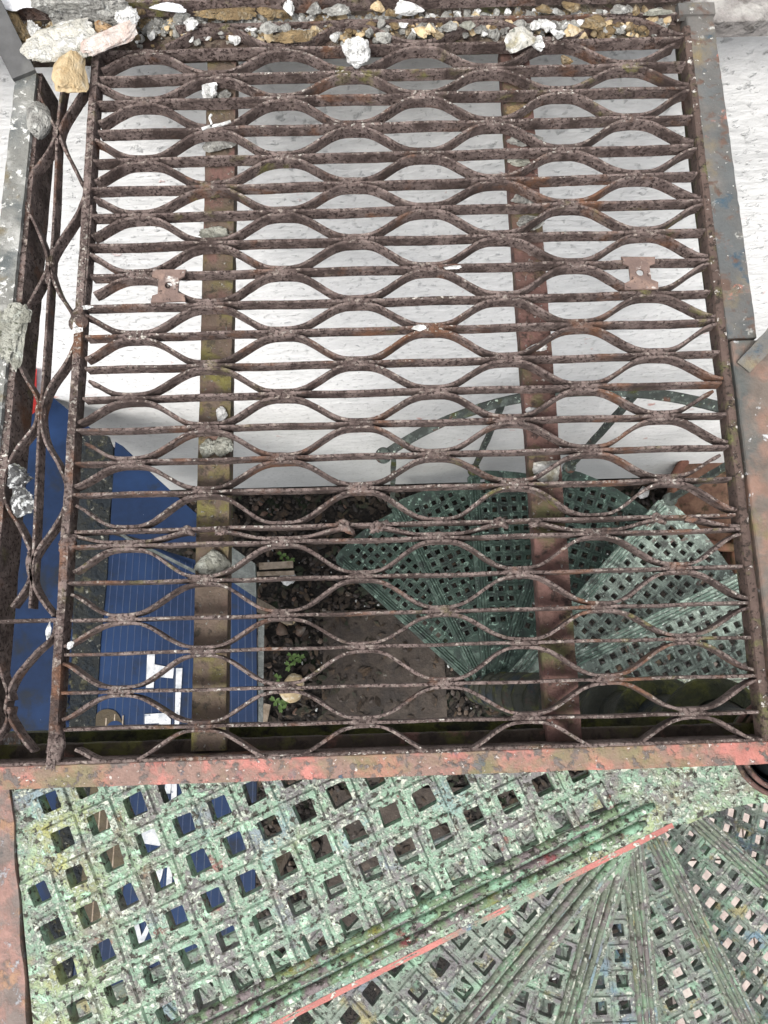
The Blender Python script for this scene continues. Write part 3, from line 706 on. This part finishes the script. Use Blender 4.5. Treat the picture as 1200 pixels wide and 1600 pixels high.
for (u, v) in [(87,205),(76,418),(61,645),(47,880)]:
    mb = MB(); p = at(u, v); lump(mb, (p.x, p.y, -.006), .0075, .024, .006, .0, 3, .25, u); mb.build('rivet', M['rust'], g2, smooth=True)

# ---------------------------------------------------------------- blue sign panels lying below
def poly_px(pts, z): return [(p.x, p.y) for p in (at(u, v, z) for u, v in pts)]
PZ = -1.88
sign = empty('sign_panel', 'dark blue fluted plastic sign panel with white lettering, under the left of the grate', 'sign')
mb = MB(); mb.prism(poly_px([(166,832),(240,855),(400,905),(402,1165),(396,1540),(102,1540),(141,1165)], PZ), PZ-.012, PZ); mb.build('panel', M['blue'], sign)
mb = MB()
for i in range(22):
    t = i/21.0; u1 = 178+t*214; u2 = 152+t*244; u3 = 115+t*275
    v1 = 842+t*62
    p = [at(u1, v1+3, PZ+.003), at(u2, 1165, PZ+.003), at(u3, 1536, PZ+.003)]
    P = [p[0].lerp(p[1], q/6) for q in range(6)]+[p[1].lerp(p[2], q/6) for q in range(7)]
    mb.sweep(P, [(.0013,-.0022),(-.0013,-.0022),(-.0013,-.004),(.0013,-.004)])
o = mb.build('flutes', M['blueg'], sign)
mb = MB()
lets = [[(230,1022),(242,1022),(240,1075),(228,1075)], [(241,1038),(272,1044),(270,1060),(241,1057)],
        [(275,1044),(285,1044),(278,1163),(272,1163)], [(226,1116),(257,1114),(267,1124),(266,1140),(260,1163),(252,1163),(255,1140),(248,1130),(226,1131)],
        [(262,1180),(272,1180),(266,1240),(257,1240)],
        [(214,1298),(246,1288),(252,1308),(250,1322),(226,1318)],
        [(240,1352),(258,1345),(252,1372),(244,1392),(238,1392)], [(262,1345),(270,1345),(268,1392),(259,1392)],
        [(208,1478),(222,1478),(238,1442),(232,1440),(221,1462),(216,1440),(209,1442)],
        [(262,1440),(270,1440),(258,1545),(250,1545)], [(232,1512),(244,1518),(248,1536),(240,1538),(230,1530)],
        [(268,1225),(276,1225),(276,1260),(267,1260)]]
for L_ in lets:
    mb = MB(); mb.prism(poly_px(L_, PZ+.006), PZ+.0035, PZ+.006); mb.build('letter_stroke', M['white'], sign)
mb = MB()
def ellring(cx, cy, rx, ry, a0, a1, k, n=28):
    o_ = [(cx+rx*math.cos(a), cy+ry*math.sin(a)) for a in np.linspace(a0, a1, n)]
    i_ = [(cx+rx*k*math.cos(a), cy+ry*k*math.sin(a)) for a in np.linspace(a1, a0, n)]
    return o_+i_
for q in range(2):
    O = ellring(172, 1275, 36, 168, 0, 2*PI, 0.0) if q == 1 else None
ell = []
for a in np.linspace(0, 2*PI, 49)[:-1]:
    ca, sa = math.cos(a), math.sin(a); v_ = 1278+170*math.copysign(abs(sa)**.75, sa); u_ = 166+38*math.copysign(abs(ca)**.75, ca)-(v_-1165)*.03
    ell.append((max(u_, 141-(v_-1165)*.104+2), v_))
mb.prism(poly_px(ell, PZ+.005), PZ+.0032, PZ+.005)
mb.build('emblem', M['olive'], sign)
mb = MB()
arc = ellring(180, 1160, 20, 34, PI*1.0, PI*2.0, .78, 16)
mb.prism(poly_px(arc, PZ+.0065), PZ+.0055, PZ+.0065); mb.build('emblem_arc', M['blue'], sign)
mb = MB()
for (u, v0_, v1_) in ((163,1122,1440),(176,1116,1440),(189,1118,1430)):
    mb.sweep([at(u-(v-1165)*.07, v, PZ+.006) for v in np.linspace(v0_, v1_, 12)], [(.0022,.0002),(-.0022,.0002),(-.0022,-.003),(.0022,-.003)])
mb.build('flutes', M['stick'], sign)
mb = MB(); mb.prism(poly_px([(403,960),(413,960),(410,1172),(402,1172)], PZ-.01), PZ-.016, PZ-.012)
mb.prism(poly_px([(301,800),(345,842),(400,882),(402,935),(352,902),(300,850)], PZ-.004), PZ-.012, PZ+.014)
mb.build('clear_edge', M['clear'], sign)
# upper plain piece
s2 = empty('sign_panel', 'smooth blue panel with a slanting edge, further back by the white wall', 'sign')
mb = MB(); mb.prism(poly_px([(180,690),(192,697),(232,735),(300,797),(312,806),(308,852),(250,850),(172,830)], PZ+.03), PZ+.018, PZ+.03); mb.build('panel', M['blue'], s2)
mb = MB(); mb.sweep([at(u, v, PZ+.034) for u, v in ((172,822),(200,842),(250,866),(310,896),(350,916))], [(.006,.003),(-.006,.003),(-.006,-.004),(.006,-.004)]); mb.build('edge_strip', M['clear'], s2)
# left panel
s3 = empty('sign_panel', 'plain dark blue panel under the narrow left grate', 'sign')
mb = MB(); mb.prism(poly_px([(40,655),(84,622),(180,700),(160,760),(128,1185),(112,1400),(70,1500),(-40,1480),(-60,900)], PZ-.02), PZ-.04, PZ-.02)
mb.build('panel', M['blue'], s3)
mb = MB()
r = random.Random(9)
lp = [(128,680),(142,678),(170,682),(177,700),(177,760),(172,800),(168,900),(158,1000),(148,1165),(112,1540),(70,1540),(108,1165),(114,1000),(118,850),(126,740)]
mb.prism(poly_px(lp, PZ+.0), PZ-.01, PZ+.006)
for q in range(420):
    v = r.uniform(690, 1520); t = (v-690)/(1540-690); u = 150-t*58+r.uniform(-22, 20)+ (4 if v < 1000 else 0)
    p = at(u, v, PZ+.004); s = r.uniform(.006,.018); lump(mb, p, s*1.2, s, s*.5, r.uniform(0,6), 1, .6, q)
tag(mb.build('moss_crust', M['lichen']), 'crust of moss, lichen and grit filling the gap between the blue panels', 'moss', kind='stuff')
mb = MB(); pr_ = [at_y(30,585,1.06), at_y(57,585,1.06), at_y(57,668,1.06), at_y(30,672,1.06)]
mb.add([p+Vector((0,0,0)) for p in pr_]+[p+Vector((0,.02,0)) for p in pr_], [(0,1,2,3),(7,6,5,4),(0,4,5,1),(1,5,6,2),(2,6,7,3),(3,7,4,0)])
tag(mb.build('red_board', M['red']), 'narrow red board against the white wall beside the left rail', 'board')
# support posts of the sign stack
for (u, v) in ((200,900),(370,930),(380,1450),(140,1500)):
    p = at(u, v, PZ-.02); mb = MB(); mb.box(p.x-.02, p.x+.02, p.y-.02, p.y+.02, GZ, PZ-.041); mb.build('support_post', M['stick'], sign)

# ---------------------------------------------------------------- things on the ground
mb = MB(); p = at(455, 1075, GZ+.05); lump(mb, p, .085, .085, .05, .4, 3, .12, 4)
tag(mb.build('flat_stone', M['stone_tan'], smooth=True), 'round flat tan stone on the soil beside the stone slab', 'stone')
for i, (u, v, s, m) in enumerate([(450,905,.05,'stone_white'),(600,880,.03,'peb2'),(440,985,.05,'peb2'),(452,970,.04,'stone_tan'),(470,985,.035,'peb2'),(410,1000,.05,'peb2'),(400,1060,.05,'peb2'),(1005,770,.04,'stone_white'),(795,1130,.03,'stone_white')]):
    mb = MB(); p = at(u, v, GZ+.03); lump(mb, p, s, s*.8, s*.6, i, 2, .4, i+20)
    labs = ['white flaky stone lying on dark soil right of the blue panel', 'small brown stone among the dark soil', 'pinkish brown stone on soil left of the slab, lower of a pair', 'tan stone on the soil left of the slab', 'rounded brown stone nearest the slab corner', 'brown stone close to the blue panel edge', 'brown stone under the blue panel corner by the weeds', 'white stone on black soil near the wall foot on the right', 'white stone on soil beside the newel']
    tag(mb.build('stone', M[m], smooth=True), labs[i], 'stone', 'loose stones on the soil')
mb = MB()
for (a, b, w) in [((405,885),(458,882),.02),((400,897),(460,895),.012)]:
    A = at(*a, GZ+.06); B = at(*b, GZ+.06); mb.sweep([A.lerp(B, t/6) for t in range(7)], [(w,.01),(-w,.01),(-w,-.01),(w,-.01)], jit=.002)
tag(mb.build('timber_offcut', M['stick']), 'pale timber offcut on the soil next to the blue panel', 'timber')
mb = MB(); A = at(418,1100,GZ+.05); B = at(404,1165,GZ+.05); mb.sweep([A.lerp(B, t/6) for t in range(7)], [(.02,.01),(-.02,.01),(-.02,-.01),(.02,-.01)], jit=.002)
tag(mb.build('timber_offcut', M['stick']), 'short brown timber piece lying beside the lower end of the blue panel', 'timber')
def weed(name, lab, pts, seed):
    e = empty(name, lab, 'plant'); r = random.Random(seed)
    stem = MB()
    for (u, v) in pts:
        c = at(u, v, GZ+.06); base = Vector((c.x, c.y-.01, GZ))
        stem.sweep([base, (base+c)/2+Vector((.005,0,0)), c], [(.002,.002),(-.002,.002),(-.002,-.002),(.002,-.002)])
        for q in range(3):
            a = q*2.1+r.uniform(0,.6); L_ = r.uniform(.022,.032); dx = Vector((math.cos(a), math.sin(a), .1)); dy = Vector((-math.sin(a), math.cos(a), 0))
            pts_ = [c, c+dx*L_*.5+dy*L_*.42+Vector((0,0,.004)), c+dx*L_*1.1+dy*L_*.34, c+dx*L_*.95, c+dx*L_*1.1-dy*L_*.34, c+dx*L_*.5-dy*L_*.42+Vector((0,0,.004))]
            m = MB(); m.add(pts_, [(0,1,2,3),(0,3,4,5)]); m.build('leaf', M['leaf'], e)
    stem.build('stem', M['leaf'], e)
weed('weed', 'small bright green clover weed on soil above the round stone', [(455,1025),(468,1028),(452,1040),(434,1060),(460,1032)], 1)
weed('weed', 'small bright green clover weed on soil below the round stone', [(438,1100),(446,1098),(430,1095),(440,1106)], 2)
weed('weed', 'dull green weed by the wall foot above the timber offcut', [(440,868),(452,875),(446,880)], 3)
# planters on the right
def planter(name, lab, cx, cy, w, l, h, rz, z):
    e = empty(name, lab, 'planter'); e.location = (cx, cy, z); e.rotation_euler = (0, 0, rz)
    k = .78; mb = MB(); 
    def ringp(s, zz): return [(-w*s,-l*s,zz),(w*s,-l*s,zz),(w*s,l*s,zz),(-w*s,l*s,zz)]
    A = ringp(k,0)+ringp(1,h)+ringp(.94,h)+ringp(.75,.03)
    F = [(3,2,1,0)]
    for a in range(3):
        for i in range(4): F.append((a*4+i, a*4+(i+1)%4, (a+1)*4+(i+1)%4, (a+1)*4+i))
    mb.add(A, F); mb.build('pot_body', M['terracotta'], e)
    mb = MB()
    for (p, q) in (((-w,-l),(w,-l)),((w,-l),(w,l)),((w,l),(-w,l)),((-w,l),(-w,-l))):
        mb.sweep([Vector((p[0],p[1],h)), Vector((q[0],q[1],h))], [(.012,.010),(-.012,.010),(-.012,-.03),(.012,-.03)])
    mb.build('rim', M['terracotta'], e)
    mb = MB(); mb.box(-w*.92, w*.92, -l*.92, l*.92, h-.07, h-.05); mb.build('inner_tray', M['terracotta'], e)
M['drysoil'] = mat('dry_brown_compost', (.10,.055,.038), [((.15,.09,.06), 9, .55, .08, 6, 1), ((.05,.035,.02), 14, .58, .05, 6, 2)], rough=.95, bump=(60, .6))
def round_pot(lab, c, R_, h):
    e = empty('plant_pot', lab, 'plant pot'); e.location = (c.x, c.y, GZ)
    mb = MB(); mb.lathe([(0,0),(R_*.66,0),(R_*.70,.02),(R_*.92,h-.07),(R_*.92,h-.02),(R_*.88,h-.02),(R_*.66,.10)], n=40); mb.build('pot_body', M['terracotta'], e, smooth=True)
    mb = MB(); mb.lathe([(R_*.93,h-.075),(R_,h-.07),(R_*1.02,h-.03),(R_,h-.004),(R_*.96,h),(R_*.90,h-.004),(R_*.88,h-.03)], n=40); mb.build('rim', M['terracotta'], e, smooth=True)
    mb = MB(); mb.lathe([(0,.13),(R_*.3,.135),(R_*.90,.115)], (0,0,h-.20), n=24); mb.build('potting_soil', M['drysoil'], e, smooth=True)
c = at(1138, 772, -3.12); round_pot('large dull terracotta pot at the wall foot, outside the lower treads', c, .31, .41)
c = at(1236, 868, -3.12); round_pot('second terracotta pot, nearer, mostly behind the right rail', c, .30, .41)

# ---------------------------------------------------------------- rubble on the ledge and bars
def chunk(u, v, w, h, m, lab, rot=0, z=None, thick=.6, name='mortar_chunk', cat='rubble', sub=4, rough=.45, ang=.5, seed=None, boxy=.92):
    seed = seed if seed is not None else (u*.37+v*.11) % 50
    zz = z if z is not None else .004
    c0 = at(u, v, zz+.006); px = (CAM-c0).length*abs((ROT.transposed() @ (c0-CAM)).z)/(CAM-c0).length/FPX
    a = w/2*px*1.12; b = h/2*px*1.15; t = min(a, b)*thick
    # vertical thickness also shows in an oblique view
    vy = (CAM-c0).normalized(); b = max(.6*b, b-t*abs(vy.y)*.15)
    mb = MB(); lump(mb, (0, 0, 0), a, b, t, 0, sub, rough, seed, ang, boxy)
    A = np.array(mb.v); lo = A.min(0); hi = A.max(0)
    A = (A-(lo+hi)/2)*np.array([2*a, 2*b, 2*t])/(hi-lo); cr, sr = math.cos(math.radians(rot)), math.sin(math.radians(rot))
    mb.v = [(c0.x+p[0]*cr-p[1]*sr, c0.y+p[0]*sr+p[1]*cr, zz+t*.8+p[2]) for p in A]
    o = mb.build(name, M[m], smooth=False); return tag(o, lab, cat, 'rubble on the grate and its ledge')
C_ = chunk
C_(27,48,38,74,'stone_ochre','tall ochre clay lump in the top left corner beside the steel flat',8,name='rock',cat='rock')
C_(138,18,136,70,'stone_grey','biggest grey concrete lump, along the top edge at the left',-4,.006,.8,boxy=.6,ang=.3)
C_(96,70,116,58,'stone_cream','cream plaster slab with ragged edge above the tan rock',14,.02,.35,ang=.25,rough=.25,boxy=.5)
C_(170,60,86,32,'flake','rust stained thin flake lying over the cream slab',22,.035,.35,name='plaster_flake',ang=.3,rough=.3,boxy=.6)
C_(163,43,30,20,'amber','small orange crumbly lump between concrete and flake',0,.02,.8,name='rock',cat='rock')
C_(198,28,36,28,'stone_white','white crumbly lump right of the big concrete lump',0,.02,.8)
C_(216,14,26,26,'stone_ochre','ochre lump behind the white crumbly one at the left',0,name='rock',cat='rock')
C_(209,56,20,20,'stone_ochre','small ochre pebble under the stained flake',0,name='rock',cat='rock')
C_(52,48,22,30,'stone_white','white crumbs beside the tall ochre lump',0)
C_(113,118,48,72,'stone_tan','smooth tan rock on the narrow left grate',12,.006,.75,name='rock',cat='rock',rough=.2,ang=.5,boxy=.6)
C_(64,192,34,56,'stone_grey','egg shaped grey pebble wedged in the narrow grate',5,-.012,.8,name='pebble',cat='stone',rough=.14)
C_(13,525,46,104,'stone_green','pale grey mortar crust spread over the left rail',0,.006,.28,rough=.7)
C_(34,490,26,30,'stone_green','small pale mortar crust at the edge of the left rail',0,.008,.4,rough=.6)
C_(33,745,36,40,'clinker','black and white gritty lump, upper of two on the narrow grate',0,-.014,.6,rough=.6)
C_(34,785,38,46,'clinker','black and white gritty lump, lower of two on the narrow grate',20,-.014,.6,rough=.6)
C_(284,26,26,22,'stone_grey','grey angular pebble behind the first wavy bar, left end',0,.008,name='pebble')
C_(299,38,20,20,'stone_white','white chip next to the grey angular pebble',30,.008)
C_(262,8,52,16,'plastic','white shell like plaster sliver at the very top',-12,.03,.4,name='plaster_flake')
C_(352,21,92,24,'stone_ochre','long low ochre mound at the top edge',0,.004,.6,name='rock',cat='rock')
C_(417,19,32,20,'stone_ochre','rounded ochre lump right of the long mound',0,name='rock',cat='rock')
C_(438,20,18,16,'stone_ochre','small dark ochre lump touching the white upright chip',0,name='rock',cat='rock')
C_(451,12,17,26,'stone_white','white upright chip at the top edge',5,.01,.8)
C_(490,14,22,24,'stone_grey','grey lump right of the white upright chip',0,.008)
C_(525,17,42,20,'stone_grey','pale grey crumbly mound at the top edge',0,.006)
C_(460,55,66,24,'stone_ochre','flat ochre flake leaning on the second wave of the top bar',10,.004,.5,name='rock',cat='rock')
C_(423,44,32,20,'stone_grey','grey crumb cluster left of the ochre flake',0,.008)
C_(445,43,18,16,'stone_grey','small grey pebble between grey crumbs and ochre flake',0,.008,name='pebble')
C_(590,9,22,18,'stone_tan','tan lump at the top edge, middle of the ledge',0,.01,name='rock',cat='rock')
C_(612,17,20,14,'stone_ochre','ochre lump in the middle of the ledge',0,.006,name='rock',cat='rock')
C_(640,11,42,24,'stone_white','white crumbly mound at the middle of the top edge',0,.008)
C_(557,90,40,40,'stone_white','round white plaster ball resting on the bars',0,.004,.9,rough=.35,ang=.2)
C_(600,60,24,18,'stone_grey','grey wedge under the crest of the wavy bar',0,-.004)
C_(660,50,24,18,'stone_tan','tan lump left of a small tan pair',0,.0,name='rock',cat='rock')
C_(672,42,16,16,'stone_tan','small tan pebble behind its neighbours on the ledge',0,.006,name='pebble')
C_(684,52,20,15,'stone_ochre','ochre crumb on the joint of the top bars',0,.0,name='rock',cat='rock')
C_(701,42,26,18,'stone_grey','grey gritty lump right of the small tan pebbles',0,.004)
C_(730,38,24,16,'stone_green','greenish grey crumb near the crest of the third wave',0,.004)
C_(813,70,44,34,'stone_cream','white plaster lump on the second bar above the right strap',12,.006,.8,ang=.6)
C_(841,69,18,20,'stone_white','small white lump leaning against the larger cream one',0,.006,.8)
C_(838,38,18,18,'stone_white','left one of three white lumps on the ledge',0,.006)
C_(857,38,22,20,'stone_white','middle one of three white lumps on the ledge',0,.01)
C_(872,50,22,16,'stone_white','right one of three white lumps on the ledge',0,.006)
C_(893,48,22,22,'stone_tan','tan angular lump beside the white lumps',0,.004,name='rock',cat='rock')
C_(926,38,38,24,'stone_ochre','ochre angular lump near the right end of the ledge',15,.004,name='rock',cat='rock')
C_(893,10,28,20,'stone_ochre','ochre lump at the top edge, right half',0,.006,name='rock',cat='rock')
C_(850,12,26,14,'stone_ochre','flat ochre lump at the top edge left of the taller one',0,.004,name='rock',cat='rock')
C_(970,15,30,16,'stone_grey','grey lump by the ochre one at the top right',0,.004)
C_(995,14,12,18,'stone_ochre','narrow ochre pebble at the right end of the ledge',0,.004,name='pebble')
C_(1030,17,44,12,'stone_green','greenish mortar strip at the right end of the ledge',0,.002)
C_(886,92,18,18,'stone_ochre','brown lump hanging under the wavy bar at the right',0,-.02,name='rock',cat='rock')
C_(328,140,24,28,'stone_white','white crumb on the left strap, topmost',0,-.02,.7)
C_(349,147,22,16,'stone_grey','grey crumb right of the topmost white one on the left strap',0,-.03,.6)
for (u, v, w, h, m, s) in [(343,224,50,32,'stone_grey','under the white squiggle'),(334,363,46,20,'stone_green','near the upper third'),(346,646,17,22,'stone_white','small and white, above the wide pale one'),
        (326,700,26,30,'stone_green','left half of a wide pale pair'),(348,697,30,32,'stone_green','right half of a wide pale pair'),(331,880,54,38,'stone_green','lowest and largest'),
        (337,120,40,22,'stone_green','at its top end')]:
    C_(u, v, w, h, m, 'dried mortar dab on the left strap, '+s, 0, -.034, .45, name='mortar_dab', rough=.35)
for (u, v, w, h, m, s) in [(820,218,52,22,'stone_grey','upper one of four'),(812,173,40,22,'stone_ochre','ochre, near its top end'),(823,308,46,16,'stone_grey','second of four'),(830,346,42,24,'stone_grey','third of four, roundest'),
        (840,541,30,14,'stone_white','thin white smear'),(855,737,40,34,'stone_cream','wide cream smear'),(833,641,22,12,'stone_white','small white blob by the wavy bar'),(812,250,34,16,'stone_green','low greenish smear')]:
    C_(u, v, w, h, m, 'dried mortar dab on the right strap, '+s, 0, -.034, .2 if 'smear' in s else .45, name='mortar_dab', rough=.35)
for (u, v, w, h, s) in [(120,508,14,24,'on the left side bar by the weld'),(108,1008,10,12,'at the cut end of a wavy bar, left edge'),(73,985,8,26,'on the short curved bar at lower left'),(655,510,22,10,'on a rivet at the centre'),
        (130,478,26,7,'thin streak across the left side bar'),(708,415,26,6,'on a rivet right of centre')]:
    C_(u, v, w, h, 'stone_white', 'white paint blob '+s, 0, .0, .4, name='paint_blob', cat='paint')
# white squiggle
mb = MB(); mb.sweep(pxpath([(331,180),(328,186),(331,195),(330,200)])[:], [(.0014,.003),(-.0014,.003),(-.0014,.0004),(.0014,.0004)])
mb.sweep(pxpath([(316,203),(328,199),(345,196),(361,191)]), [(.0018,.003),(-.0018,.003),(-.0018,.0004),(.0018,.0004)])
tag(mb.build('plaster_string', M['stone_white']), 'white hooked plaster drip on the bar over the left strap', 'plaster')
# small crumbs
mb = {k: MB() for k in ('stone_grey','stone_white','stone_ochre','stone_tan')}
r = random.Random(21)
for q in range(3600):
    u = r.uniform(0, 1050) if r.random() < .7 else r.uniform(0, 620)
    v = r.gauss(22, 12)
    if v < -6 or v > 58: continue
    if abs(v-18) > 16 and r.random() < .5: continue
    p = at(u, v, .004); 
    if p.y < .938 or p.y > .992: continue
    p.z = -.024
    s = r.uniform(.0018, .0068)*(1.6 if r.random() < .12 else 1)
    k = r.choices(list(mb), (9,2.2,3,2))[0]
    lump(mb[k], (p.x, p.y, -.022+s*.6+r.uniform(0,.010)), s*r.uniform(.8,1.4), s, s*.8, r.uniform(0,6), 2 if s > .004 else 1, .5, q*.7)
for k, b in mb.items():
    tag(b.build('rubble', M[k]), {'stone_grey':'grey mortar crumbs','stone_white':'white plaster crumbs','stone_ochre':'ochre clay crumbs','stone_tan':'tan sandy crumbs'}[k]+' spilled along the ledge', 'rubble', kind='stuff')
# film of plastic at the top left
mb = MB(); n = 16
for j in range(n+1):
    for i in range(n+1):
        p = at(-20+100*i/n, -30+46*j/n-8*(i/n)**2, .03); mb.v.append((p.x, p.y, .03+.006*noise.noise(Vector((i*.6, j*.6, 0)))))
for j in range(n):
    for i in range(n): a = j*(n+1)+i; mb.f.append((a, a+1, a+n+2, a+n+1))
o = mb.build('plastic_sheet', M['plastic'], smooth=True); so = o.modifiers.new('s', 'SOLIDIFY'); so.thickness = .001
tag(o, 'milky plastic sheet end in the top left corner', 'plastic')
